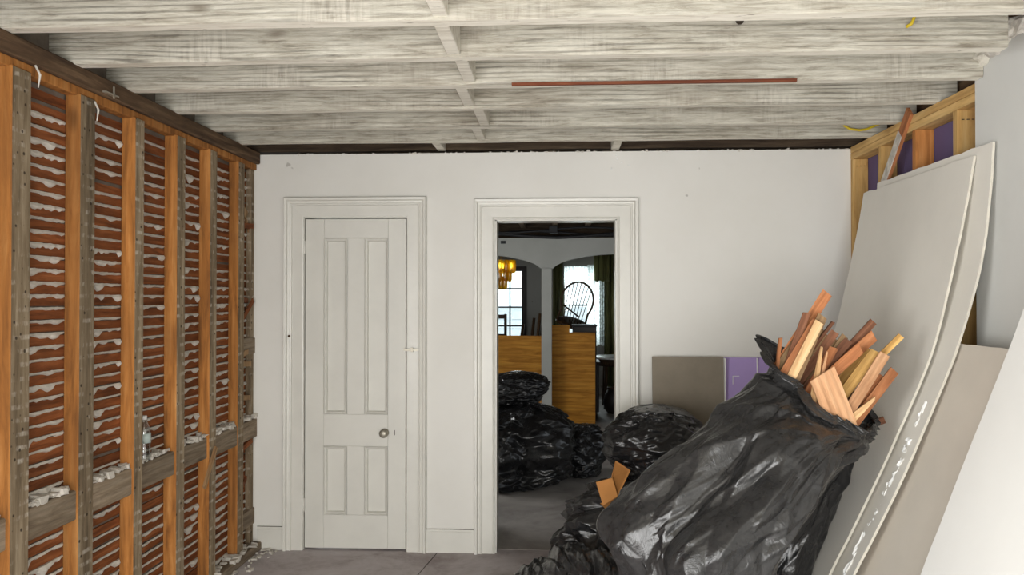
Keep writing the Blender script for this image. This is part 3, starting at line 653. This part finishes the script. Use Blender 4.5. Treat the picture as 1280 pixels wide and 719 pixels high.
# ---- plastic rubbish bags
BAG = []
SHA = [(.90, .0), (1.108, .42), (1.288, .785), (1.45, 1.148), (1.542, 1.39)]
def bag(name, rings, label, mat, seed, nu=150, nv=120, amp=.03, stretch=(5.0, 2.0), open_top=False, sq=2.4, crump=.5, group='black plastic rubbish bags', pinch=None):
    """rings: (centre, half width vector, half depth vector) from base to mouth"""
    R = [(Vector(c), Vector(a), Vector(b)) for c, a, b in rings]
    def at(s):
        x = s * (len(R) - 1); i = min(int(x), len(R) - 2); u = x - i; out = []
        for k in range(3):
            p0 = R[max(i - 1, 0)][k]; p1 = R[i][k]; p2 = R[i + 1][k]; p3 = R[min(i + 2, len(R) - 1)][k]
            out.append(.5 * ((2 * p1) + (p2 - p0) * u + (2 * p0 - 5 * p1 + 4 * p2 - p3) * u * u + (3 * p1 - p0 - 3 * p2 + p3) * u ** 3))
        return out
    V = []; F = []
    def hsh(i, j, per, o):
        i %= per; x = math.sin(i * 127.1 + j * 311.7 + o * 74.7 + seed * 13.3) * 43758.5453; return (x - math.floor(x)) * 2 - 1
    def tri(u, v, fu, fv, sh, o):
        # piecewise linear noise on a triangle grid, periodic round the bag: flat facets and sharp creases
        x = u * fu + sh * v * fv; y = v * fv
        i, j = math.floor(x), math.floor(y); a, b = x - i, y - j
        if (i + j) % 2: 
            if a + b < 1: return hsh(i, j, fu, o) * (1 - a - b) + hsh(i + 1, j, fu, o) * a + hsh(i, j + 1, fu, o) * b
            return hsh(i + 1, j + 1, fu, o) * (a + b - 1) + hsh(i + 1, j, fu, o) * (1 - b) + hsh(i, j + 1, fu, o) * (1 - a)
        if a > b: return hsh(i, j, fu, o) * (1 - a) + hsh(i + 1, j, fu, o) * (a - b) + hsh(i + 1, j + 1, fu, o) * b
        return hsh(i, j, fu, o) * (1 - b) + hsh(i, j + 1, fu, o) * (b - a) + hsh(i + 1, j + 1, fu, o) * a
    fu, fv = stretch
    circ = math.pi * sum(a.length + b.length for c, a, b in R) / len(R) * 1.15
    length = sum((R[i + 1][0] - R[i][0]).length for i in range(len(R) - 1)) + .1
    OCT = ((1, .34, 0), (2, .36, 1), (4, .34 + crump * .2, -1), (8, .16 + crump * .3, 1))
    for j in range(nv + 1):
        s = j / nv; c, a, b = at(s)
        la, lb = a.length, b.length
        for k in range(nu):
            q = 2 * math.pi * k / nu; ct, sn = math.cos(q), math.sin(q)
            e = 2 / sq; ex = math.copysign(abs(ct) ** e, ct); ey = math.copysign(abs(sn) ** e, sn)
            d = a * ex + b * ey; p = c + d
            nn = Vector(a).cross(Vector(b)); u = d.normalized() if d.length > 1e-6 else Vector((0, 0, 1))
            w1 = noise.noise(p * 3 + Vector((seed, 0, 0))); w2 = noise.noise(p * 3 + Vector((0, seed, 4)))
            U = k / nu + .03 * w1; W = s + .04 * w2
            h = 0
            for o_, (f, sl, sh) in enumerate(OCT):
                h += sl * min(circ / (fu * f), length / (fv * f)) * tri(U + .137 * o_, W + .071 * o_, fu * f, fv * f, sh, o_)
            if pinch:
                du = ((U - pinch[0] + .5) % 1 - .5) * circ; dv = (pinch[1] - W) * length; r_ = math.hypot(du, dv); ph = math.atan2(du, dv) / (2 * math.pi)
                for n_, sl in ((14, .42), (34, .42)): h += sl * min(r_, .55) * 2 * math.pi / n_ * tri(ph, .31, n_, 1, 0, 9 + n_)
            fade = min(1, (la + lb) / .1)
            p = p + u * fade * h * amp
            if 3.3 < p.y < 4.8:      # plastic flattens against the leaning sheet
                for (xa, za), (xb, zb) in zip(SHA, SHA[1:]):
                    if za <= p.z <= zb or (p.z < 0 and za == 0): p.x = min(p.x, xa + (xb - xa) * max(0, p.z - za) / (zb - za) - .009); break
            p.z = max(p.z, .004 + .003 * noise.noise(p * 9))
            V.append(p)
    for j in range(nv):
        for k in range(nu): F.append((j * nu + k, j * nu + (k + 1) % nu, (j + 1) * nu + (k + 1) % nu, (j + 1) * nu + k))
    F.append(tuple(range(nu))[::-1])
    if not open_top: F.append(tuple(nv * nu + k for k in range(nu)))
    me = mesh(name, V, F, mat, None, True)
    o = link(name, me)
    BAG.append(o)
    return tag(o, label, 'rubbish bag', group)
def lr(l, r, y, dep, bz=0.0, bx=0.0):
    l = Vector((l[0], y, l[1])); r = Vector((r[0], y, r[1]))
    return ((l + r) / 2, (r - l) / 2, Vector((bx, -dep, bz)))
big = [lr((.52, .02), (.68, .012), 3.22, .06), lr((.46, .06), (.72, .03), 3.22, .15), lr((.39, .26), (.76, .17), 3.21, .19), lr((.30, .50), (.79, .34), 3.22, .225, .02),
       lr((.250, .655), (.845, .53), 3.24, .24, .03), lr((.352, .775), (.945, .68), 3.28, .24, .03), lr((.492, .905), (1.055, .815), 3.33, .23, .02),
       lr((.66, 1.06), (1.165, .925), 3.38, .21, .0), lr((.80, 1.19), (1.245, 1.0), 3.43, .17, -.05), lr((.862, 1.262), (1.255, 1.06), 3.46, .14, -.08), lr((.885, 1.305), (1.268, 1.105), 3.47, .13, -.085)]
bag('rubbish_bag', big, 'big dusty black plastic bag stuffed with broken laths', 'bag', 3.7, 420, 300, 1.2, (8, 2), True, 2.1, .5, 'black plastic rubbish bags', (.16, .93))
dk = [lr((.70, .02), (.90, .01), 3.68, .06), lr((.62, .08), (.97, .06), 3.68, .15), lr((.62, .25), (1.00, .24), 3.69, .17), lr((.72, .42), (1.055, .42), 3.70, .17), lr((.80, .61), (1.15, .61), 3.72, .16), lr((.90, .78), (1.235, .78), 3.72, .13), lr((1.0, .90), (1.255, .92), 3.70, .09), lr((1.08, .97), (1.25, .98), 3.70, .05)]
bag('rubbish_bag', dk, 'dark plastic bag wedged between the bag of laths and the bowed sheets', 'bagdark', 12.1, 240, 160, 1.0, (8, 3), False, 2.2, .3)
def mound(c, w, d, h, tilt=(0, 0), n=8, shape=1.0):
    out = []
    for i in range(n):
        u = i / (n - 1); k = math.sin(math.pi * (.10 + .88 * u) * .97) ** .6 if 0 < i < n - 1 else (.35 if i == 0 else .12)
        k = (.55, .85, 1, 1.02, .97, .84, .56, .03)[i] if n == 8 else k
        z = (0.01, .06, .2, .4, .6, .78, .92, 1.0)[i] * h
        out.append((Vector((c[0] + tilt[0] * u, c[1] + tilt[1] * u, c[2] + z)), Vector((w * k, 0, 0)), Vector((0, -d * k, 0))))
    return out
# small crumpled bag on the heap, under it the collapsed bag and the flat one
bag('rubbish_bag', mound((.55, 4.66, .55), .275, .22, .43, (-.02, 0)), 'small crumpled black bag on top of the heap before the grey-brown board', 'bagdark', 21.4, 260, 160, 1.2, (7, 4), False, 2.1, .5)
bag('rubbish_bag', mound((.40, 4.59, 0), .46, .28, .60, (.15, .03)), 'slumped black bag under the small crumpled one, with cardboard poking out', 'bag', 31.2, 280, 160, 1.3, (8, 3), False, 2.0, .5)
bag('rubbish_bag', [(Vector((-.32 + .115 * i, 4.31 - .05 * i, .5 * (.02, .12, .21, .27, .30, .31, .30, .22)[i] * 1.05)), Vector((0, (.04, .16, .23, .27, .3, .3, .28, .15)[i], 0)), Vector((-.01, 0, (.015, .055, .10, .135, .15, .16, .15, .1)[i]))) for i in range(8)],
    'flattened black bag lying on the floor in front of the doorway', 'bag', 44.0, 200, 220, 1.1, (5, 5), False, 2.0, .4)
# pile beyond the doorway
bag('rubbish_bag', mound((-.36, 7.0, 0), .41, .34, .68, (.08, .05)), 'bulging black bag on the floor just beyond the doorway', 'bagdark', 55.5, 240, 150, 1.2, (8, 3), False, 2.0, .5)
bag('rubbish_bag', mound((.145, 7.42, 0), .245, .25, .45, (.03, .0)), 'lower black bag beside the bulging bag beyond the doorway', 'bagdark', 61.5, 200, 130, 1.2, (7, 3), False, 2.0, .55)
bag('rubbish_bag', mound((-.42, 7.15, .64), .27, .22, .30, (.1, .0)), 'black bag heaped on the bulging bag beyond the doorway', 'bagdark', 72.5, 200, 130, 1.2, (7, 3), False, 2.0, .6)

# heaped bags flatten where they lie against each other (a few millimetres of sink keep them in touch)
from mathutils.bvhtree import BVHTree
def press(soft, firm):
    fm_ = firm.data; T = BVHTree.FromPolygons([v.co for v in fm_.vertices], [tuple(p.vertices) for p in fm_.polygons])
    c = sum((v.co for v in fm_.vertices), Vector()) / len(fm_.vertices)
    for v in soft.data.vertices:
        d = v.co - c
        if d.length < 1e-5: continue
        hit = T.ray_cast(c, d.normalized(), 3)      # bags are roughly star-shaped about their middle
        loc = hit[0]
        if loc is not None and (loc - c).length - .006 > d.length:
            v.co = loc - d.normalized() * .006
    soft.data.update()
press(BAG[2], BAG[3]); press(BAG[6], BAG[5]); press(BAG[7], BAG[5])
# cardboard flaps
cb = empty('cardboard_box', (.25, 4.4, .48), 'torn brown cardboard box pieces poking out of the slumped bag', 'cardboard')
def quad(name, pts, mat, parent, th=.004):
    P = [Vector(p) for p in pts]; n = (P[1] - P[0]).cross(P[3] - P[0]).normalized() * th
    V = P + [p + n for p in P]; F = [(3, 2, 1, 0), (4, 5, 6, 7), (0, 1, 5, 4), (1, 2, 6, 5), (2, 3, 7, 6), (3, 0, 4, 7)]
    o = link(name, mesh(name, V, F, mat), parent); o.location = -Vector(parent.location) if parent else (0, 0, 0); return o
quad('flap', [(.19, 4.35, .61), (.273, 4.33, .638), (.302, 4.35, .541), (.227, 4.37, .485)], 'cardboard', cb)
quad('flap', [(.274, 4.36, .64), (.30, 4.44, .705), (.376, 4.44, .655), (.308, 4.37, .541)], 'cardboard', cb)
quad('flap', [(.215, 4.38, .49), (.302, 4.35, .541), (.36, 4.5, .45), (.28, 4.52, .40)], 'cardboard', cb)

# ---- split laths standing in the bag mouth: tip, foot (metres), width, wood, look
F_, fx, fy = 1040.0, 640.0, 359.5
STK = [  # tip x, y, z | foot x, y, z | roll | width | wood | label
 (1.120, 3.553, 1.590, 0.815, 3.553, 1.111, -0.283, 0.045, 'o', 'long orange-brown lath sticking up highest from the bag'),
 (1.021, 3.502, 1.508, 0.871, 3.502, 1.090, -0.083, 0.030, 'd', 'dark brown lath beside the highest one'),
 (1.049, 3.469, 1.474, 0.799, 3.469, 1.063, -0.174, 0.035, 'o', 'orange lath below the highest one'),
 (1.056, 3.451, 1.471, 0.836, 3.451, 1.035, -0.085, 0.036, 'p', 'pale tan lath with a square end'),
 (1.079, 3.480, 1.494, 0.886, 3.480, 1.051, -0.060, 0.040, 'g', 'grey-tan lath behind the pale one'),
 (1.136, 3.530, 1.469, 0.913, 3.530, 1.166, 0.191, 0.014, 'd', 'thin dark splinter standing among the laths'),
 (1.146, 3.534, 1.427, 0.925, 3.534, 1.115, -0.299, 0.035, 'd', 'short dark lath end in the middle of the bundle'),
 (1.110, 3.551, 1.424, 0.905, 3.551, 1.140, 0.114, 0.030, 'g', 'short grey lath end beside the thin splinter'),
 (1.044, 3.380, 1.373, 0.981, 3.380, 0.996, 0.241, 0.025, 'p', 'whitish pointed split lath beside the broad pinkish-tan board'),
 (1.068, 3.395, 1.353, 0.997, 3.395, 0.978, -0.019, 0.020, 't', 'narrow split lath next to the whitish pointed one'),
 (1.188, 3.494, 1.394, 0.919, 3.494, 1.085, -0.213, 0.035, 'd', 'dark red lath angled across the bundle'),
 (1.165, 3.549, 1.389, 0.953, 3.549, 1.127, 0.024, 0.045, 'g', 'broad greyish lath end in the middle'),
 (1.223, 3.460, 1.365, 0.884, 3.460, 1.060, -0.108, 0.045, 'o', 'reddish-brown lath lying across the bundle'),
 (1.303, 3.537, 1.470, 0.981, 3.537, 1.122, -0.006, 0.032, 'd', 'red-brown lath end reaching towards the sheet'),
 (1.294, 3.507, 1.413, 0.938, 3.507, 1.096, -0.119, 0.045, 'o', 'broad pinkish-brown lath below the red-brown end'),
 (1.265, 3.408, 1.356, 0.922, 3.408, 0.899, 0.026, 0.045, 'y', 'yellow lath with a streaky face'),
 (1.288, 3.376, 1.346, 0.985, 3.376, 0.869, 0.000, 0.043, 't', 'tan lath with a square end in front of the streaky yellow one'),
 (1.380, 3.449, 1.415, 1.010, 3.449, 1.040, 0.000, 0.026, 'y', 'long thin yellow lath reaching closest to the bowed sheet'),
 (1.330, 3.392, 1.280, 1.052, 3.392, 0.907, -0.132, 0.038, 'o', 'orange lath lying low over the bag mouth towards the bowed sheet'),
 (1.300, 3.423, 1.251, 1.014, 3.423, 0.975, -0.102, 0.035, 'o', 'deep orange lath behind the tan one'),
 (1.243, 3.364, 1.171, 0.940, 3.364, 0.906, 0.000, 0.040, 'p', 'pale broken lath lying at the bag rim'),
 (1.035, 3.348, 1.269, 1.136, 3.348, 1.003, 0.074, 0.110, 't', 'broad pinkish-tan board at the bag rim'),
 (1.390, 3.655, 1.046, 1.150, 3.655, 0.957, 0.100, 0.030, 'd', 'dark brown lath poking out below the bag mouth'),
 (0.919, 3.523, 1.402, 0.884, 3.523, 1.058, 0.144, 0.014, 'o', 'thin orange splinter at the corner of the bag'),
 (1.238, 3.436, 1.300, 1.029, 3.436, 0.989, 0.000, 0.030, 'd', 'dark lath between the tan and orange ones'),
 (1.182, 3.523, 1.411, 0.959, 3.523, 1.069, -0.097, 0.030, 'g', 'small grey lath end beside the dark red one'),
 (1.022, 3.538, 1.442, 0.775, 3.538, 1.062, -0.133, 0.030, 'g', 'grey-brown lath tucked behind the orange one'),
 (1.109, 3.434, 1.367, 0.895, 3.434, 0.986, 0.070, 0.035, 'o', 'orange lath deep in the bundle'),
 (1.184, 3.472, 1.323, 0.892, 3.472, 0.990, -0.177, 0.030, 'g', 'greyish lath under the reddish-brown one'),
 (1.271, 3.519, 1.365, 0.996, 3.519, 1.013, 0.053, 0.035, 'y', 'yellowish lath behind the streaky one'),
]
for i, (ax, ay, az, bx, by, bz, roll, wd, k, lab) in enumerate(STK):
    a = Vector((ax, ay, az)); foot = Vector((bx, by, bz)); d = (a - foot).normalized(); L = (a - foot).length
    z = d; x = Vector((0, -1, 0)).cross(z).normalized(); y = z.cross(x)
    x2 = x * math.cos(roll) + y * math.sin(roll); y2 = z.cross(x2)
    th = .009; hw = wd / 2; cut = random.uniform(-.18, .18) * wd
    V = []; n = 5
    for q in range(n + 1):
        s = q / n; tp = 1 - (.75 * max(0, s - .6) / .4 if i in (8, 9, 20) else 0)
        j = random.uniform(-.0015, .0015)
        zz = s * L
        V += [(-hw * tp + j, -th / 2, zz - (cut * s if q == n else 0)), (hw * tp + j, -th / 2, zz + (cut if q == n else 0)), (hw * tp + j, th / 2, zz + (cut if q == n else 0)), (-hw * tp + j, th / 2, zz - (cut * s if q == n else 0))]
    F = []
    for q in range(n):
        for e in range(4): F.append((q * 4 + e, q * 4 + (e + 1) % 4, q * 4 + 4 + (e + 1) % 4, q * 4 + 4 + e))
    F += [(3, 2, 1, 0), (n * 4, n * 4 + 1, n * 4 + 2, n * 4 + 3)]
    o = link('split_lath', mesh('split_lath', V, F, 'stick_' + k))
    o.matrix_world = Matrix(((x2.x, y2.x, z.x, foot.x), (x2.y, y2.y, z.y, foot.y), (x2.z, y2.z, z.z, foot.z), (0, 0, 0, 1)))
    tag(o, lab, 'lath', 'broken laths in the bag')

# ---- leaning painted strip by the top plate, red strip under the joist, cables
st = empty('wood_strip', (1.722, 4.76, 1.98), 'narrow strip of wood with flaking white paint leaning past the pine plate', 'wood strip')
def bar(name, a, b, w_, t_, mat, parent, off):
    a = Vector(a); b = Vector(b); z = (b - a).normalized(); x = Vector((1, 0, 0)); y = z.cross(x).normalized(); x = y.cross(z)
    L = (b - a).length
    o = link(name, mesh(name, [(q[0] , q[1], q[2] + L / 2) for q in boxdata(t_ / 2, w_ / 2, L / 2)], BF, mat), parent)
    m = Matrix(((x.x, y.x, z.x, a.x - off[0]), (x.y, y.y, z.y, a.y - off[1]), (x.z, y.z, z.z, a.z - off[2]), (0, 0, 0, 1)))
    o.matrix_local = m; return o
bar('bare_wood', (1.7475, 4.775, 1.99), (1.7475, 4.245, 2.50), .062, .016, 'stick_o', st, st.location)
bar('painted_face', (1.7378, 4.775, 1.99), (1.7378, 4.345, 2.405), .056, .004, 'whitepaint', st, st.location)
tag(box('lath_strip', -.20, .985, 3.498, 3.516, 2.4665, 2.4785, 'redstrip'), 'thin red-brown strip fixed along the underside of a whitewashed joist', 'wood strip')
tag(tube('electric_cable', [(1.585, 4.768, 2.60), (1.60, 4.762, 2.535), (1.63, 4.755, 2.515), (1.68, 4.755, 2.508), (1.72, 4.757, 2.513), (1.77, 4.764, 2.535), (1.83, 4.768, 2.56)], .007, 'yellow'), 'yellow electric cable looping between joists above the pine plate', 'cable')
tag(tube('electric_cable', [(1.262, 3.092, 2.555), (1.275, 3.08, 2.562), (1.285, 3.08, 2.585), (1.295, 3.095, 2.64)], .006, 'yellow'), 'short yellow cable end poking from a joist near the grey plasterboard', 'cable')
# splinter resting on the blocking
o = tag(box('wood_splinter', -.006, .006, -.012, .012, -.12, .12, 'splinter'), 'thin pale wood splinter leaning across the blocking', 'splinter')
o.location = (XL + .014, 4.37, .66); o.rotation_euler = (math.radians(-38), 0, 0)

# ---- water bottle on the blocking
bt = empty('water_bottle', (-1.915, 3.745, .815), 'clear plastic water bottle standing on the blocking between the studs', 'bottle')
lathe('body', [(.026, 0), (.030, .004), (.031, .02), (.028, .028), (.031, .036), (.0285, .046), (.031, .056), (.0285, .066), (.031, .078), (.031, .13), (.029, .145), (.020, .172), (.0125, .186), (.0125, .196)], 'bottle', bt)
lb = lathe('label_band', [(.0316, .085), (.0316, .128)], 'paper', bt); lb.data.materials[0] = M['labelband'] = flat('pale_green_label', srgb(176, 190, 184), .4, .4)
lathe('cap', [(.0145, .192), (.0148, .206), (.013, .209)], 'tabletop', bt)

# ---- plywood sheets behind the arcade post
def plyboard(pts, y, label):
    V = [(x, y, z) for x, z in pts] + [(x, y + .018, z) for x, z in pts]; n = len(pts)
    F = [tuple(range(n)), tuple(range(2 * n - 1, n - 1, -1))] + [(k, n + k, n + (k + 1) % n, (k + 1) % n) for k in range(n)]
    me = mesh('plywood_sheet', V, F, 'ply'); bm = bmesh.new(); bm.from_mesh(me); bmesh.ops.recalc_face_normals(bm, faces=bm.faces); bm.to_mesh(me); bm.free()
    return tag(link('plywood_sheet', me), label, 'plywood', 'plywood sheets across the arches')
plyboard([(-1.9, .002), (-.20, .002), (-.20, 1.092), (-1.9, 1.10)], 10.38, 'plywood sheet closing the arch under the chandelier')
plyboard([(-.14, .002), (.447, .002), (.447, 1.13), (.128, 1.135), (.128, 1.225), (-.14, 1.225)], 10.40, 'plywood sheet with a stepped top below the hoop-backed chair')

# ---- chandelier with amber glass tubes
ch = empty('chandelier', (-.80, 11.5, 2.06), 'amber glass chandelier of hanging tubes in tiers', 'chandelier')
tube('stem', [(0, 0, .05), (0, 0, .62)], .01, 'metal', ch)
for r, z in ((.17, .03), (.10, -.10)):
    tube('ring', [(r * math.cos(k * math.pi / 12), r * math.sin(k * math.pi / 12), z) for k in range(25)], .008, 'metal', ch, 6)
tb = None
for r, z, n in ((.17, 0, 12), (.12, -.12, 9), (.06, -.22, 6)):
    for k in range(n):
        q = 2 * math.pi * k / n + r * 9
        if tb is None:
            tb = lathe('glass_tube', [(.012, .03), (.030, .02), (.033, 0), (.033, -.12), (.026, -.14), (.01, -.15)], 'amber', ch, (0, 0, 0), 12); o = tb
        else: o = tb.copy(); COL.objects.link(o)
        o.location = (r * math.cos(q), r * math.sin(q), z)

t = NT('lit_bulb'); t.p.inputs['Emission Color'].default_value = (1, .72, .16, 1); t.p.inputs['Emission Strength'].default_value = 4; M['bulb'] = t.done(.4)
for k in range(6):
    q = math.pi * 2 * k / 6; lathe('bulb', [(.006, .0), (.016, -.02), (.018, -.05), (.012, -.07), (.002, -.078)], 'bulb', ch, (.17 * math.cos(q + 1.53), .17 * math.sin(q + 1.53), -.01), 10)
# ---- hoop backed chair tipped on the heap of furniture behind the plywood
cr = empty('windsor_chair', (.15, 11.15, 1.17), 'dark hoop-backed spindle chair tipped up behind the plywood', 'chair', None, (0, math.radians(14), 0))
hp = [(.215 * math.cos(q) * (1.0 if math.sin(q) > 0 else 1), 0, .36 + .26 * math.sin(q)) for q in [math.pi * (1.18 - 1.36 * k / 24) for k in range(25)]]
hp = [(-.20, 0, .06)] + hp + [(.18, 0, .06)]
tube('hoop', hp, .014, 'darkwood', cr, 8)
for k in range(7):
    x = -.15 + .05 * k; zt = .36 + .26 * math.sqrt(max(0, 1 - (x / .215) ** 2)); tube('spindle', [(x * .75, 0, .05), (x, 0, zt)], .006, 'darkwood', cr, 6)
tube('cross_rail', [(-.17, -.02, .27), (.08, -.02, .16)], .011, 'darkwood', cr, 8)
V = []; F = []
lathe('seat', [(.02, -.02), (.19, -.018), (.22, .0), (.21, .03), (.18, .042), (.02, .03)], 'darkwood', cr, (0, .1, .05), 24, (.25, 0, 0))
for sx, sy in ((-1, 0), (1, 0), (-1, 1), (1, 1)):
    tube('leg', [(sx * .12, .02 + sy * .2, .04), (sx * .19, -.02 + sy * .28, -.40)], [.014, .018][0], 'darkwood', cr, 8)
bx_ = empty('furniture_chest', (.1, 11.2, 0), 'dark chest carrying the tipped chair behind the plywood', 'chest')
box('body', -.34, .42, -.25, .25, .06, .70, 'dark', bx_, .01); box('top', -.36, .44, -.27, .27, .70, .725, 'darkwood', bx_, .006)
for sx in (-.28, .36):
    for sy in (-.2, .2): box('foot', sx - .03, sx + .03, sy - .03, sy + .03, 0, .06, 'darkwood', bx_)
crt = empty('dark_crate', (.33, 10.68, .0), 'dark box showing above the step of the plywood', 'box')
box('body', -.16, .14, -.12, .12, 0, 1.20, 'dark', crt, .006); box('lid', -.17, .15, -.13, .13, 1.20, 1.225, 'black', crt, .004)
# straight chair by the window
sc = empty('dining_chair', (-.97, 11.9, 0), 'dark straight-backed chair in front of the far window', 'chair')
for sx in (-.19, .19):
    box('back_post', sx - .02, sx + .02, .16, .20, 0, 1.33, 'darkwood', sc, .004); box('leg', sx - .02, sx + .02, -.2, -.16, 0, .44, 'darkwood', sc, .004)
box('seat', -.23, .23, -.22, .22, .44, .48, 'darkwood', sc, .008)
for z in (1.26, .98, .74): box('back_rail', -.17, .17, .168, .192, z, z + .06, 'darkwood', sc, .004)
# upturned stool legs left of the post
sl = empty('upturned_stool', (-.42, 11.0, 0), 'dark stool upended beside the arcade post', 'stool')
box('seat', -.16, .16, -.14, .14, .66, .70, 'dark', sl, .01)
for a, b, h in ((-.12, -.1, 1.22), (.02, .0, 1.30), (.10, -.08, 1.36), (.13, .1, 1.2)): tube('leg', [(a, b, .69), (a + .07, b, h)], .02, 'darkwood', sl, 8)
box('base', -.15, .15, -.13, .13, 0, .66, 'dark', sl, .01)
# white round table
tbv = empty('round_table', (.86, 12.0, 0), 'round white-topped table by the dark drapes', 'table')
lathe('top', [(.36, .70), (.40, .705), (.40, .722), (.38, .728), (.01, .728)], 'tabletop', tbv, (0, 0, 0), 32)
lathe('apron', [(.33, .60), (.34, .70)], 'darkwood', tbv, (0, 0, 0), 32)
for k in range(4):
    q = math.pi / 4 + k * math.pi / 2; tube('leg', [(.28 * math.cos(q), .28 * math.sin(q), .62), (.30 * math.cos(q), .30 * math.sin(q), 0)], .025, 'darkwood', tbv, 8)
vs = empty('clay_vase', (.72, 11.35, 0), 'dark rounded vase on the floor by the round table', 'vase')
lathe('body', [(.06, 0), (.11, .06), (.13, .16), (.10, .27), (.06, .33)], 'dark', vs); lathe('rim', [(.06, .325), (.075, .345), (.07, .355)], 'darkwood', vs)
# ---- drapes: two panels, a valance and a lace panel
def drape(name, x0, x1, z0, z1, y, amp, freq, mat, label, cat='curtain'):
    n = 60; V = []; F = []
    for i in range(n + 1):
        x = x0 + (x1 - x0) * i / n; yy = y + amp * math.sin(x * freq) + amp * .4 * math.sin(x * freq * 2.3)
        V += [(x, yy, z0 + .01 * math.sin(x * freq)), (x, yy * 1.0, z1), (x, yy + .004, z1), (x, yy + .004, z0 + .01 * math.sin(x * freq))]
    for i in range(n):
        for k in range(4): F.append((i * 4 + k, i * 4 + 4 + k, i * 4 + 4 + (k + 1) % 4, i * 4 + (k + 1) % 4))
    return tag(link(name, mesh(name, V, F, mat, None, True)), label, cat)
drape('drape', .72, 1.25, .05, 2.28, 13.42, .03, 70, 'drape', 'dark olive drape hanging beside the sash window')
drape('drape', -.10, .06, .02, 2.28, 13.45, .02, 80, 'drape', 'narrow dark drape beside the window between the arcade post and chair')
drape('valance', .56, .80, 1.83, 2.30, 13.36, .025, 70, 'drape', 'dark olive valance above the lace curtain')
drape('lace_curtain', .46, .74, .8, 2.1, 13.50, .015, 60, 'lace', 'sheer lace curtain at the sash window')
drape('lace_valance', .08, .58, 1.80, 2.08, 13.53, .012, 50, 'lace', 'sheer lace valance across the sash window')
